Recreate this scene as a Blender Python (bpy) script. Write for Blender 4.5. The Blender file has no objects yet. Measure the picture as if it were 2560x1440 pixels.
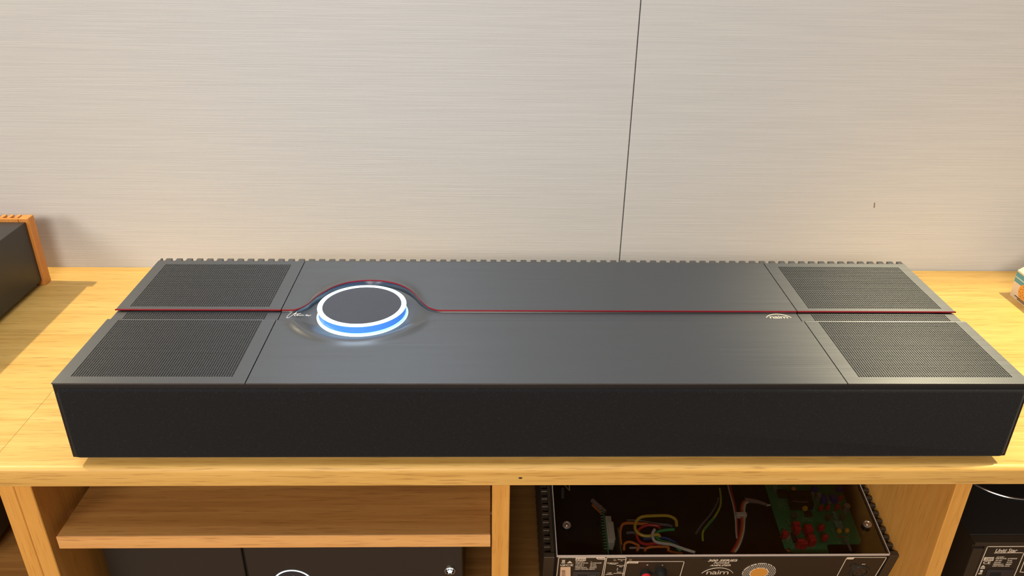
import bpy, bmesh, math, random
from mathutils import Vector, Matrix
random.seed(7)
C = bpy.context.scene.collection
PI = math.pi
# ------------------------------------------------------------------ camera
FPX, PITCH, YAW, ROLL = 2010.506, 0.47034, -0.02812, 0.01644
CP = Vector((0.42559, -0.6596, 0.54121))
FW = Vector((-math.sin(YAW)*math.cos(PITCH), math.cos(YAW)*math.cos(PITCH), -math.sin(PITCH)))
_r = Vector((math.cos(YAW), math.sin(YAW), 0)); _u = _r.cross(FW)
RT = math.cos(ROLL)*_r + math.sin(ROLL)*_u
UP = -math.sin(ROLL)*_r + math.cos(ROLL)*_u
cam = bpy.data.cameras.new('camera'); co = bpy.data.objects.new('camera', cam); C.objects.link(co)
cam.sensor_width = 36.0; cam.lens = FPX/2560*36.0; cam.clip_start = 0.01
M = Matrix((RT, UP, -FW)).transposed().to_4x4(); M.translation = CP
co.matrix_world = M
bpy.context.scene.camera = co

def ray(u, v): return FW + (u-1280)/FPX*RT - (v-720)/FPX*UP
def onz(u, v, z): d = ray(u, v); return CP + d*((z-CP.z)/d.z)
def ony(u, v, y): d = ray(u, v); return CP + d*((y-CP.y)/d.y)
def onp(u, v, P, n): d = ray(u, v); return CP + d*((P-CP).dot(n)/d.dot(n))

# ------------------------------------------------------------------ world, lights, exposure
sc = bpy.context.scene
sc.view_settings.view_transform = 'Standard'; sc.view_settings.look = 'None'
sc.view_settings.gamma = 1; sc.view_settings.use_curve_mapping = False
sc.view_settings.exposure = 0.0
w = bpy.data.worlds.new('room_ambient'); sc.world = w; w.use_nodes = True
w.node_tree.nodes['Background'].inputs[0].default_value = (1.0, 0.88, 0.76, 1)
w.node_tree.nodes['Background'].inputs[1].default_value = 0.20

def aim(o, p): o.rotation_euler = (Vector(p)-o.location).to_track_quat('-Z', 'Y').to_euler()
def area(name, loc, tgt, sx, sy, power, col):
    l = bpy.data.lights.new(name, 'AREA'); l.shape = 'RECTANGLE'; l.size = sx; l.size_y = sy; l.energy = power; l.color = col
    o = bpy.data.objects.new(name, l); C.objects.link(o); o.location = loc; aim(o, tgt); return o
def spot(name, loc, tgt, power, col, ang, blend, rad):
    l = bpy.data.lights.new(name, 'SPOT'); l.energy = power; l.color = col; l.spot_size = math.radians(ang); l.spot_blend = blend
    l.shadow_soft_size = rad
    o = bpy.data.objects.new(name, l); C.objects.link(o); o.location = loc; aim(o, tgt); return o
area('overhead_soft_fill', (0.5, -0.35, 2.2), (0.5, 0.30, 0.2), 2.4, 0.9, 20, (0.78, 0.89, 1.0))  # unseen broad fill added overhead for soft general light
area('room_front_light', (-1.5, -2.0, 1.20), (0.4, 0.0, -0.15), 1.1, 0.7, 38, (1.0, 0.86, 0.72))
area('room_fill_light', (0.15, -2.2, 1.30), (0.6, 0.0, -0.15), 1.0, 0.5, 39, (1.0, 0.87, 0.74))
spot('downlight_left', (-1.15, 0.462, 1.50), (-0.22, 0.20, 0.0), 185, (1.0, 0.84, 0.55), 36, 0.45, 0.02)
spot('downlight_right', (1.80, 0.06, 1.90), (1.09, 0.06, 0.0), 300, (1.0, 0.86, 0.56), 27, 0.7, 0.03)
spot('cool_spot', (-0.11, 0.10, 2.0), (0.20, 0.24, 0.1), 24, (0.60, 0.78, 1.0), 30, 0.9, 0.03)
spot('cool_spot', (0.17, 0.14, 2.05), (0.36, 0.26, 0.1), 24, (0.66, 0.82, 1.0), 30, 0.9, 0.03)

# ------------------------------------------------------------------ materials
def mat(name, col=(.5, .5, .5), rough=.5, metal=0.0, emit=None, es=0.0, **kw):
    m = bpy.data.materials.new(name); m.use_nodes = True
    b = m.node_tree.nodes['Principled BSDF']
    b.inputs['Base Color'].default_value = (*col, 1); b.inputs['Roughness'].default_value = rough; b.inputs['Metallic'].default_value = metal
    if emit: b.inputs['Emission Color'].default_value = (*emit, 1); b.inputs['Emission Strength'].default_value = es
    for k, v in kw.items(): b.inputs[k.replace('_', ' ')].default_value = v
    # slight procedural variation so nothing is perfectly flat
    nt = m.node_tree; n = nt.nodes.new('ShaderNodeTexNoise'); n.inputs['Scale'].default_value = 60; n.inputs['Detail'].default_value = 3
    mr = nt.nodes.new('ShaderNodeMapRange'); mr.inputs[3].default_value = max(0, rough-.03); mr.inputs[4].default_value = min(1, rough+.03)
    tc = nt.nodes.new('ShaderNodeTexCoord'); nt.links.new(tc.outputs['Object'], n.inputs['Vector'])
    nt.links.new(n.outputs['Fac'], mr.inputs[0]); nt.links.new(mr.outputs[0], b.inputs['Roughness'])
    return m

def N(nt, t, **kw):
    n = nt.nodes.new(t)
    for k, v in kw.items(): setattr(n, k, v)
    return n
def wood(name, axis='x', dark=(.30, .135, .035), mid=(.63, .365, .090), light=(.77, .48, .145), off=0.0, rough=.42):
    m = bpy.data.materials.new(name); m.use_nodes = True; nt = m.node_tree; L = nt.links.new
    b = nt.nodes['Principled BSDF']; b.inputs['Roughness'].default_value = rough; b.inputs['Specular IOR Level'].default_value = .35
    tc = N(nt, 'ShaderNodeTexCoord'); mp = N(nt, 'ShaderNodeMapping'); L(tc.outputs['Object'], mp.inputs[0])
    s = {'x': (3, 90, 90), 'z': (90, 90, 3), 'y': (90, 3, 90)}[axis]
    mp.inputs['Scale'].default_value = s; mp.inputs['Location'].default_value = (off, off*1.7, off*.6)
    n1 = N(nt, 'ShaderNodeTexNoise'); n1.inputs['Scale'].default_value = 1.0; n1.inputs['Detail'].default_value = 5; n1.inputs['Distortion'].default_value = .9
    L(mp.outputs[0], n1.inputs['Vector'])
    mp2 = N(nt, 'ShaderNodeMapping'); L(tc.outputs['Object'], mp2.inputs[0]); mp2.inputs['Location'].default_value = (off*.3, off, off)
    mp2.inputs['Scale'].default_value = tuple(14*(.22 if q < 10 else 1)*(2.4 if q > 10 else 1) for q in s)
    n2 = N(nt, 'ShaderNodeTexNoise'); n2.inputs['Scale'].default_value = 1.0; n2.inputs['Detail'].default_value = 3; L(mp2.outputs[0], n2.inputs['Vector'])
    mp3 = N(nt, 'ShaderNodeMapping'); L(tc.outputs['Object'], mp3.inputs[0]); mp3.inputs['Scale'].default_value = tuple((26 if q < 10 else 680) for q in s)
    n3 = N(nt, 'ShaderNodeTexNoise'); n3.inputs['Scale'].default_value = 1.0; n3.inputs['Detail'].default_value = 2; L(mp3.outputs[0], n3.inputs['Vector'])
    r1 = N(nt, 'ShaderNodeValToRGB'); e = r1.color_ramp.elements
    e[0].position = .32; e[0].color = (*mid, 1); e[1].position = .68; e[1].color = (*light, 1)
    L(n1.outputs['Fac'], r1.inputs[0])
    r3 = N(nt, 'ShaderNodeValToRGB'); e = r3.color_ramp.elements
    e[0].position = .30; e[0].color = (1, 1, 1, 1); e[1].position = .43; e[1].color = (0, 0, 0, 1)
    L(n3.outputs['Fac'], r3.inputs[0])
    mu = N(nt, 'ShaderNodeMath', operation='MULTIPLY'); L(r3.outputs[0], mu.inputs[0]); mu.inputs[1].default_value = .50
    mx = N(nt, 'ShaderNodeMix', data_type='RGBA'); L(mu.outputs[0], mx.inputs[0]); L(r1.outputs[0], mx.inputs[6]); mx.inputs[7].default_value = (*dark, 1)
    mx2 = N(nt, 'ShaderNodeMix', data_type='RGBA', blend_type='MULTIPLY'); mx2.inputs[0].default_value = .18
    L(mx.outputs[2], mx2.inputs[6]); L(n2.outputs['Fac'], mx2.inputs[7]); 
    gm = N(nt, 'ShaderNodeBrightContrast'); gm.inputs[1].default_value = .0; L(mx2.outputs[2], gm.inputs[0])
    L(gm.outputs[0], b.inputs['Base Color'])
    bp = N(nt, 'ShaderNodeBump'); bp.inputs['Strength'].default_value = .15; bp.inputs['Distance'].default_value = .0006
    L(n3.outputs['Fac'], bp.inputs['Height']); L(bp.outputs[0], b.inputs['Normal'])
    return m

def brushed(name, col, rough, metal, aniso):
    m = bpy.data.materials.new(name); m.use_nodes = True; nt = m.node_tree; L = nt.links.new
    b = nt.nodes['Principled BSDF']; b.inputs['Base Color'].default_value = (*col, 1); b.inputs['Metallic'].default_value = metal
    b.inputs['Anisotropic'].default_value = aniso
    t = N(nt, 'ShaderNodeCombineXYZ'); t.inputs[1].default_value = 1.0; L(t.outputs[0], b.inputs['Tangent'])
    tc = N(nt, 'ShaderNodeTexCoord'); mp = N(nt, 'ShaderNodeMapping'); L(tc.outputs['Object'], mp.inputs[0]); mp.inputs['Scale'].default_value = (9, 900, 900)
    n = N(nt, 'ShaderNodeTexNoise'); n.inputs['Scale'].default_value = 1; n.inputs['Detail'].default_value = 3; L(mp.outputs[0], n.inputs['Vector'])
    mr = N(nt, 'ShaderNodeMapRange'); mr.inputs[3].default_value = rough-.07; mr.inputs[4].default_value = rough+.07
    L(n.outputs['Fac'], mr.inputs[0]); L(mr.outputs[0], b.inputs['Roughness'])
    bp = N(nt, 'ShaderNodeBump'); bp.inputs['Strength'].default_value = .11; bp.inputs['Distance'].default_value = .0002
    L(n.outputs['Fac'], bp.inputs['Height']); L(bp.outputs[0], b.inputs['Normal'])
    return m

def wallpaper():
    m = bpy.data.materials.new('ribbed_wallpaper'); m.use_nodes = True; nt = m.node_tree; L = nt.links.new
    b = nt.nodes['Principled BSDF']; b.inputs['Roughness'].default_value = .7; b.inputs['Specular IOR Level'].default_value = .25
    tc = N(nt, 'ShaderNodeTexCoord'); mp = N(nt, 'ShaderNodeMapping'); L(tc.outputs['Object'], mp.inputs[0]); mp.inputs['Scale'].default_value = (9, 1, 800)
    n = N(nt, 'ShaderNodeTexNoise'); n.inputs['Scale'].default_value = 1; n.inputs['Detail'].default_value = 2.5; n.inputs['Distortion'].default_value = .3
    L(mp.outputs[0], n.inputs['Vector'])
    r = N(nt, 'ShaderNodeValToRGB'); e = r.color_ramp.elements
    e[0].position = .3; e[0].color = (.530, .545, .555, 1); e[1].position = .7; e[1].color = (.585, .60, .605, 1)
    L(n.outputs['Fac'], r.inputs[0]); L(r.outputs[0], b.inputs['Base Color'])
    bp = N(nt, 'ShaderNodeBump'); bp.inputs['Strength'].default_value = .3; bp.inputs['Distance'].default_value = .0008
    L(n.outputs['Fac'], bp.inputs['Height']); L(bp.outputs[0], b.inputs['Normal'])
    return m

def fabric():
    m = bpy.data.materials.new('black_speaker_cloth'); m.use_nodes = True; nt = m.node_tree; L = nt.links.new
    b = nt.nodes['Principled BSDF']; b.inputs['Roughness'].default_value = .85; b.inputs['Specular IOR Level'].default_value = .2
    b.inputs['Sheen Weight'].default_value = .08
    tc = N(nt, 'ShaderNodeTexCoord'); fs = []
    for sc_ in ((260, 1, 1500), (1500, 1, 260)):
        mp = N(nt, 'ShaderNodeMapping'); L(tc.outputs['Object'], mp.inputs[0]); mp.inputs['Scale'].default_value = sc_
        n = N(nt, 'ShaderNodeTexNoise'); n.inputs['Scale'].default_value = 1; n.inputs['Detail'].default_value = 2; L(mp.outputs[0], n.inputs['Vector']); fs.append(n)
    mx = N(nt, 'ShaderNodeMath', operation='MAXIMUM'); L(fs[0].outputs['Fac'], mx.inputs[0]); L(fs[1].outputs['Fac'], mx.inputs[1])
    r = N(nt, 'ShaderNodeValToRGB'); e = r.color_ramp.elements
    e[0].position = .62; e[0].color = (.007, .0075, .009, 1); e[1].position = .90; e[1].color = (.040, .039, .038, 1)
    L(mx.outputs[0], r.inputs[0]); L(r.outputs[0], b.inputs['Base Color'])
    bp = N(nt, 'ShaderNodeBump'); bp.inputs['Strength'].default_value = .5; bp.inputs['Distance'].default_value = .0006
    L(mx.outputs[0], bp.inputs['Height']); L(bp.outputs[0], b.inputs['Normal'])
    return m

def clear_pane():
    m = bpy.data.materials.new('clear_acrylic'); m.use_nodes = True; nt = m.node_tree; L = nt.links.new
    nt.nodes.remove(nt.nodes['Principled BSDF']); out = nt.nodes['Material Output']
    t = N(nt, 'ShaderNodeBsdfTransparent'); t.inputs[0].default_value = (.93, .95, .94, 1)
    g = N(nt, 'ShaderNodeBsdfGlossy'); g.inputs['Roughness'].default_value = .05
    f = N(nt, 'ShaderNodeFresnel'); f.inputs[0].default_value = 1.45
    mx = N(nt, 'ShaderNodeMixShader'); L(f.outputs[0], mx.inputs[0]); L(t.outputs[0], mx.inputs[1]); L(g.outputs[0], mx.inputs[2]); L(mx.outputs[0], out.inputs[0])
    return m

OAK = wood('oak_worktop', 'x')
OAK2 = wood('oak_worktop_board', 'x', off=3.3)
OAK3 = wood('oak_back_board', 'x', off=7.7)
OAKE = wood('oak_edge', 'x', mid=(.72, .37, .12), light=(.82, .46, .17), off=1.2)
OAKV = wood('oak_upright', 'z', dark=(.45, .19, .04), mid=(.68, .335, .07), light=(.76, .40, .095), off=2.0)
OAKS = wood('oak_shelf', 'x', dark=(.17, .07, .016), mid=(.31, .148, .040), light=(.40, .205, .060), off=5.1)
FLOORW = wood('oak_floor', 'x', dark=(.12, .05, .015), mid=(.28, .13, .05), light=(.36, .18, .07), off=9)
ORANGE = wood('cherry_fins', 'z', dark=(.42, .14, .03), mid=(.62, .24, .05), light=(.70, .30, .07), off=4)
METAL = brushed('graphite_brushed_metal', (.150, .156, .162), .37, .88, .85)
METALS = mat('graphite_matt_metal', (.16, .158, .15), .42, .8)
BLACK = mat('black_satin', (.012, .012, .013), .42)
BLACKB = mat('black_brushed_casing', (.045, .043, .040), .38, .55)
DEEP = mat('black_inside', (.006, .006, .006), .8)
FAB = fabric()
RED = mat('red_anodised_trim', (.24, .005, .015), .30, .4)
RING = mat('white_light_ring', (.8, .9, 1), .4, 0, (.70, .93, 1.0), 1.7)
RINGB = mat('base_light', (.8, .9, 1), .4, 0, (.66, .93, 1.0), 1.15)
RING2 = mat('cyan_light_ring', (.5, .8, 1), .4, 0, (.25, .72, 1.0), .95)
BLUEG = mat('blue_lit_glass', (.05, .20, .60), .08, 0, (.06, .22, .80), .75)
WHITEP = mat('white_print', (.72, .70, .66), .5)
CREAMP = mat('cream_print', (.78, .68, .54), .5)
WALL = wallpaper()
WALLB = mat('dark_wall_gap', (.10, .09, .07), .9)
PLASTER = mat('plaster', (.6, .55, .48), .8)
CASE = mat('bronze_black_casing', (.055, .042, .028), .45, .35)
PANEL = mat('bronze_black_panel', (.036, .026, .016), .5, .25)
CLEAR = clear_pane()
EDGE = mat('lit_acrylic_edge', (.52, .47, .44), .4)  # pale colour stands in for light gathered in the clear lid's edges
PCB = mat('green_circuit_board', (.022, .27, .11), .45)
CRED = mat('red_film_capacitor', (.75, .03, .04), .35)
CBLUE = mat('blue_capacitor', (.04, .07, .50), .35)
CYEL = mat('yellow_tantalum_bead', (.90, .50, .05), .35)
CGREY = mat('grey_component', (.34, .34, .29), .4)
CDARK = mat('dark_component', (.02, .022, .02), .4)
CTEAL = mat('pale_teal_resistor', (.20, .42, .38), .45)
SOLDER = mat('solder_dots', (.70, .72, .66), .3, .6)
STEEL = mat('steel', (.55, .53, .51), .28, .95)
WIRES = {k: mat(k+'_wire', c, .4) for k, c in dict(yellow=(.85, .60, .08), orange=(.85, .24, .06), red=(.70, .04, .05), green=(.04, .42, .13), white=(.85, .80, .75),
         blue=(.03, .09, .38), grey=(.20, .19, .21), lime=(.55, .68, .06), mauve=(.36, .27, .28)).items()}
CONN = mat('ivory_connector', (.66, .64, .54), .5)

# ------------------------------------------------------------------ mesh helpers
def finish(name, bm, m, parent=None, smooth=False, local=False, mats=None):
    me = bpy.data.meshes.new(name)
    if parent is not None and not local:
        bmesh.ops.translate(bm, verts=bm.verts, vec=-root_loc(parent))
    bm.normal_update(); bm.to_mesh(me); bm.free()
    for q in (mats or [m]): me.materials.append(q)
    if smooth:
        me.polygons.foreach_set('use_smooth', [True]*len(me.polygons))
        try: me.set_sharp_from_angle(angle=math.radians(35))
        except Exception: pass
    o = bpy.data.objects.new(name, me); C.objects.link(o)
    if parent is not None: o.parent = parent
    return o
def root_loc(p):
    v = Vector((0, 0, 0))
    while p is not None: v += Vector(p.location); p = p.parent
    return v
def box(bm, x0, x1, y0, y1, z0, z1, bev=0.0, seg=2):
    r = bmesh.ops.create_cube(bm, size=1.0, matrix=Matrix.Translation(((x0+x1)/2, (y0+y1)/2, (z0+z1)/2)) @ Matrix.Diagonal((x1-x0, y1-y0, z1-z0, 1)))
    if bev > 0:
        es = list({e for v in r['verts'] for e in v.link_edges})
        bmesh.ops.bevel(bm, geom=es, offset=bev, segments=seg, affect='EDGES', profile=.5)
def bx(name, m, p, x0, x1, y0, y1, z0, z1, bev=0.0, seg=2, smooth=False, local=False):
    bm = bmesh.new(); box(bm, x0, x1, y0, y1, z0, z1, bev, seg); return finish(name, bm, m, p, smooth, local)
def cyl(bm, r, h, mtx, seg=32, r2=None):
    bmesh.ops.create_cone(bm, cap_ends=True, segments=seg, radius1=r, radius2=r if r2 is None else r2, depth=h, matrix=mtx)
def lathe(bm, prof, c, seg=96, close=False, sx=1.0, sy=1.0):
    n = len(prof); rows = []
    for k in range(seg):
        a = 2*PI*k/seg
        rows.append([bm.verts.new((c[0]+r*math.cos(a)*sx, c[1]+r*math.sin(a)*sy, c[2]+z)) for r, z in prof])
    for k in range(seg):
        A, B_ = rows[k], rows[(k+1) % seg]
        for i in range(n if close else n-1):
            j = (i+1) % n; bm.faces.new((A[i], B_[i], B_[j], A[j]))
    return rows
def tube(bm, pts, r, seg=8):
    pts = [Vector(p) for p in pts]; n = len(pts); rings = []
    up = Vector((0, 0, 1)); prev = None
    for i, p in enumerate(pts):
        t = (pts[min(i+1, n-1)]-pts[max(i-1, 0)]).normalized()
        if prev is None: a = t.cross(up if abs(t.z) < .9 else Vector((1, 0, 0))).normalized()
        else: a = (prev - t*prev.dot(t)).normalized()
        prev = a; b = t.cross(a); rr = r[i] if isinstance(r, list) else r
        rings.append([bm.verts.new(p + rr*(math.cos(2*PI*k/seg)*a + math.sin(2*PI*k/seg)*b)) for k in range(seg)])
    for i in range(n-1):
        for k in range(seg):
            j = (k+1) % seg; bm.faces.new((rings[i][k], rings[i][j], rings[i+1][j], rings[i+1][k]))
    bm.faces.new(rings[0][::-1]); bm.faces.new(rings[-1])
def catmull(P, n=6):
    P = [Vector(p) for p in P]; out = []
    for i in range(len(P)-1):
        p0, p1, p2, p3 = P[max(i-1, 0)], P[i], P[i+1], P[min(i+2, len(P)-1)]
        for k in range(n):
            t = k/n
            out.append(.5*((2*p1)+(-p0+p2)*t+(2*p0-5*p1+4*p2-p3)*t*t+(-p0+3*p1-3*p2+p3)*t**3))
    out.append(P[-1]); return out
def thing(name, label, cat, loc=(0, 0, 0), group=None, rot=None):
    o = bpy.data.objects.new(name, None); C.objects.link(o); o.location = loc; o.empty_display_size = .02
    if rot: o.rotation_euler = rot
    o['label'] = label; o['category'] = cat
    if group: o['group'] = group
    return o
def struct(o): o['kind'] = 'structure'; return o
def text(name, s, size, mtx, m, p, shear=0.0, bold=0.0, ext=.0001, align='CENTER', spacing=1.0, sx=1.0):
    cu = bpy.data.curves.new('t', 'FONT'); cu.body = s; cu.size = size; cu.shear = shear; cu.offset = bold; cu.extrude = ext
    cu.align_x = align; cu.align_y = 'CENTER'; cu.space_character = spacing; cu.resolution_u = 3
    o = bpy.data.objects.new('t', cu); C.objects.link(o)
    dg = bpy.context.evaluated_depsgraph_get(); me = bpy.data.meshes.new_from_object(o.evaluated_get(dg))
    bpy.data.objects.remove(o); bpy.data.curves.remove(cu)
    me.transform(mtx @ Matrix.Diagonal((sx, 1, 1, 1))); me.materials.clear(); me.materials.append(m); me.name = name
    q = bpy.data.objects.new(name, me); C.objects.link(q); q.parent = p; return q
RX90 = Matrix.Rotation(PI/2, 4, 'X')
def smoothstep(a, b, x):
    t = min(1, max(0, (x-a)/(b-a))); return t*t*(3-2*t)

# ------------------------------------------------------------------ setting: floor, wall
FZ = -0.78
fl = struct(bx('floor', FLOORW, None, -3, 4, -3.2, .9, FZ-.02, FZ-.004))
k = 0
for i, yy in enumerate([y*.14-1.2 for y in range(15)]):
    x = -1.4 + (i*0.37) % .9 - .9
    while x < 3.2:
        L_ = .9; bx('plank', FLOORW, fl, x+.0008, x+L_-.0008, yy+.0008, yy+.1392, FZ-.004, FZ, .0006, 1); x += L_
wall = struct(bx('wall_back', WALLB, None, -2.2, 3.4, .4805, .60, FZ, 2.6))
bx('panel', WALL, wall, -2.2, .6233, .4705, .4805, FZ, 2.6, .0012, 2)
bx('panel', WALL, wall, .6247, 3.4, .4715, .4805, FZ, 2.6, .0008, 2)
p = ony(2186, 513, .4713); bm = bmesh.new()
tube(bm, [(p.x-.0006, .4713, p.z+.004), (p.x, .4712, p.z), (p.x+.0004, .4713, p.z-.004)], .0007, 5)
o = finish('scuff', bm, mat('brown_scuff', (.22, .12, .06), .8), wall)
o['label'] = 'small brown scuff mark on the wallpaper'

# ------------------------------------------------------------------ worktop
WT = thing('worktop', 'long oak worktop running along the wall under the black soundbar', 'worktop', (.5, .2, -.024))
def nosed(name, m, x0, x1, y0, y1, nose):
    bm = bmesh.new(); prof = [(y1, -.024), (y1, 0.0)]
    if nose:
        for a in range(0, 91, 15): t = math.radians(a); prof.append((y0+.006-.006*math.sin(t), -.006+.006*math.cos(t)))
        prof += [(y0, -.0225), (y0+.0015, -.024)]
    else: prof += [(y0, 0.0), (y0, -.024)]
    A = [bm.verts.new((x0, y, z)) for y, z in prof]; B_ = [bm.verts.new((x1, y, z)) for y, z in prof]
    n = len(prof)
    for i in range(n): j = (i+1) % n; bm.faces.new((A[i], A[j], B_[j], B_[i]))
    bm.faces.new(A[::-1]); bm.faces.new(B_)
    bmesh.ops.recalc_face_normals(bm, faces=bm.faces)
    return finish(name, bm, m, WT, True)
FY = -.005
nosed('board', OAK2, -1.3, -.0875, FY, .3765, True)
nosed('board', OAK, -.0871, 1.45, FY, .3765, True)
nosed('board', OAK3, -1.3, 1.45, .3768, .4700, False)
nosed('board', OAK2, 1.4504, 2.3, FY, .4700, True)
p = ony(1301, 1195, FY)
bm = bmesh.new(); bmesh.ops.create_uvsphere(bm, u_segments=8, v_segments=5, radius=1, matrix=Matrix.Translation((p.x, FY, p.z)) @ Matrix.Diagonal((.0022, .0005, .0011, 1)))
o = finish('knot', bm, DEEP, WT); o['label'] = 'tiny dark knot in the front edge'

# ------------------------------------------------------------------ cabinets
ZB = -.305
CA = thing('shelf_cabinet', 'open oak cabinet with adjustable shelf and hi-fi bays under the soundbar', 'cabinet', (.45, .2, ZB-.02))
y0, y1 = .003, .455
up = lambda p_, a, b, m=OAKV: bx('upright', m, p_, a, b, y0, y1, FZ+.001, -.0241, .0008, 1)
up(CA, -.0714, -.0535); up(CA, .4266, .4456); up(CA, .9245, .9424); up(CA, 1.42, 1.438)
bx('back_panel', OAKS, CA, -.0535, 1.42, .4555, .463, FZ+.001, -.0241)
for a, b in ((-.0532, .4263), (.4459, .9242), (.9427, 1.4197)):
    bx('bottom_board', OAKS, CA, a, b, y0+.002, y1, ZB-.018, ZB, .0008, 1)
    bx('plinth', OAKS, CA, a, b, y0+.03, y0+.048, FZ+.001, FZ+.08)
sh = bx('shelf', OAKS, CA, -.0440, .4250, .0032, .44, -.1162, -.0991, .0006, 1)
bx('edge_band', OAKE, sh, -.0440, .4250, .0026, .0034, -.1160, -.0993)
for xx in (-.0535+.005, .4266-.0008):
    for yy in (.06, .38):
        bm = bmesh.new(); cyl(bm, .0025, .011, Matrix.Translation((xx, yy, -.119)) @ Matrix.Rotation(PI/2, 4, 'Y'), 10); finish('shelf_pin', bm, STEEL, CA)
CB = thing('side_cabinet', 'adjoining oak cabinet at the left edge, open and dark inside', 'cabinet', (-.5, .2, ZB-.02))
up(CB, -.0885, -.0717); up(CB, -.90, -.883)
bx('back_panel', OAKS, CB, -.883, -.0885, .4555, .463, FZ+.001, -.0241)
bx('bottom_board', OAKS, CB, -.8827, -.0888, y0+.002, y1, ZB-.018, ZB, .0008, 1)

# ------------------------------------------------------------------ the big soundbar
H = .1005; W = .9640; D1 = .2805; LOW = .0032
SB = thing('soundbar', 'long black soundbar with graphite top, red trim line and glowing round dial', 'speaker', (W/2, .14, 0))
bm = bmesh.new()
box(bm, .0001, W-.0001, .0016, D1, .0077, H-.0035)
es = [e for e in bm.edges if abs(e.verts[0].co.z-e.verts[1].co.z) < 1e-6 and e.verts[0].co.z < .01] + [e for e in bm.edges if abs(e.verts[0].co.z-e.verts[1].co.z) > .05]
bmesh.ops.bevel(bm, geom=es, offset=.0022, segments=4, affect='EDGES')
# lower the deck below the strip
finish('body', bm, BLACK, SB, True)
# cut clearance: body top sits under the covers
for v in bpy.data.objects['body'].data.vertices:
    if v.co.z > H-.004: v.co.z = H-.0125
# front frame
bm = bmesh.new()
box(bm, 0, W, .0012, .0045, H-.0125, H-.0011, .0006, 2)
for xa, xb in ((0, .0030), (W-.0030, W)): box(bm, xa, xb, .0012, .0045, .0100, H-.0118, .0006, 2)
finish('front_rail', bm, BLACK, SB, True)
for xa, xb in ((0, .0022), (W-.0022, W)): bx('side_cheek', BLACK, SB, xa, xb, .0045, D1-.001, H-.0125, H-.0045)
# fabric pad (rounded rectangle, softened)
def round_rect(x0, x1, z0, z1, r, n=6):
    out = []
    for cx, cz, a0 in ((x1-r, z1-r, 0), (x0+r, z1-r, 90), (x0+r, z0+r, 180), (x1-r, z0+r, 270)):
        for k in range(n+1): a = math.radians(a0+90*k/n); out.append((cx+r*math.cos(a), cz+r*math.sin(a)))
    return out
bm = bmesh.new(); loops = []
for ins, yy in ((0, .004), (.0000, .0018), (.0006, .0004), (.0018, -.0006), (.004, -.001)):
    loops.append([bm.verts.new((x, yy, z)) for x, z in round_rect(.0028+ins, W-.0028-ins, .0095+ins, H-.0062-ins, .0045-ins*.5)])
for A, B_ in zip(loops, loops[1:]):
    n = len(A)
    for i in range(n): bm.faces.new((A[i], B_[i], B_[(i+1) % n], A[(i+1) % n]))
bm.faces.new(loops[-1]); bm.faces.new(loops[0][::-1]); bmesh.ops.recalc_face_normals(bm, faces=bm.faces)
o = finish('front_cloth', bm, FAB, SB, True); o['label'] = 'black woven cloth front'
for xx in (.06, W-.06):
    for yy in (.03, .245):
        bm = bmesh.new(); cyl(bm, .014, .0080, Matrix.Translation((xx, yy, .0040)), 24); finish('foot', bm, BLACK, SB)

def plate(name, x0, x1, ya, yb, z, th=.0014, m=METAL, bev=.0005, parent=SB):
    return bx(name, m, parent, x0, x1, ya, yb, z-th, z, bev, 1)
def perforated(x0, x1, ya, yb, z, g, nx, ny, th=.0014):
    """cover plate with a field of small square holes; returns (frame, grille)"""
    gx0, gx1, gy0, gy1 = g
    bm = bmesh.new()
    for a, b, c, d in ((x0, x1, ya, gy0), (x0, x1, gy1, yb), (x0, gx0, gy0, gy1), (gx1, x1, gy0, gy1)):
        vs = [bm.verts.new(q) for q in ((a, c, z), (b, c, z), (b, d, z), (a, d, z))]; bm.faces.new(vs)
    for (a, c), (b, d) in (((x0, ya), (x1, ya)), ((x1, ya), (x1, yb)), ((x1, yb), (x0, yb)), ((x0, yb), (x0, ya))):
        bm.faces.new([bm.verts.new(q) for q in ((a, c, z), (a, c, z-th), (b, d, z-th), (b, d, z))])
    bmesh.ops.remove_doubles(bm, verts=bm.verts, dist=1e-6)
    fr = finish('cover', bm, METAL, SB)
    px, py = (gx1-gx0)/nx, (gy1-gy0)/ny; hw = .395
    verts, faces = [], []
    L0 = root_loc(SB)
    hole = [(-hw, -hw*.5), (-hw*.5, -hw), (hw*.5, -hw), (hw, -hw*.5), (hw, hw*.5), (hw*.5, hw), (-hw*.5, hw), (-hw, hw*.5)]
    for i in range(nx):
        for j in range(ny):
            cx = gx0+(i+.5)*px-L0.x; cy = gy0+(j+.5)*py-L0.y; b = len(verts); zz = z-L0.z
            verts += [(cx-px/2, cy-py/2, zz), (cx+px/2, cy-py/2, zz), (cx+px/2, cy+py/2, zz), (cx-px/2, cy+py/2, zz)]
            verts += [(cx+hx*px, cy+hy*py, zz) for hx, hy in hole]
            verts += [(cx+hx*px, cy+hy*py, zz-.0012) for hx, hy in hole]
            h = b+4; d = b+12
            faces += [(b, b+1, h+2, h+1), (b+1, b+2, h+4, h+3), (b+2, b+3, h+6, h+5), (b+3, b, h, h+7),
                      (b, h+1, h), (b+1, h+3, h+2), (b+2, h+5, h+4), (b+3, h+7, h+6)]
            faces += [(h+k, h+(k+1) % 8, d+(k+1) % 8, d+k) for k in range(8)]
    me = bpy.data.meshes.new('grille'); me.from_pydata(verts, [], faces); me.materials.append(METAL); me.update()
    o = bpy.data.objects.new('grille', me); C.objects.link(o); o.parent = SB
    o['label'] = 'perforated graphite grille'
    return fr, o
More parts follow.
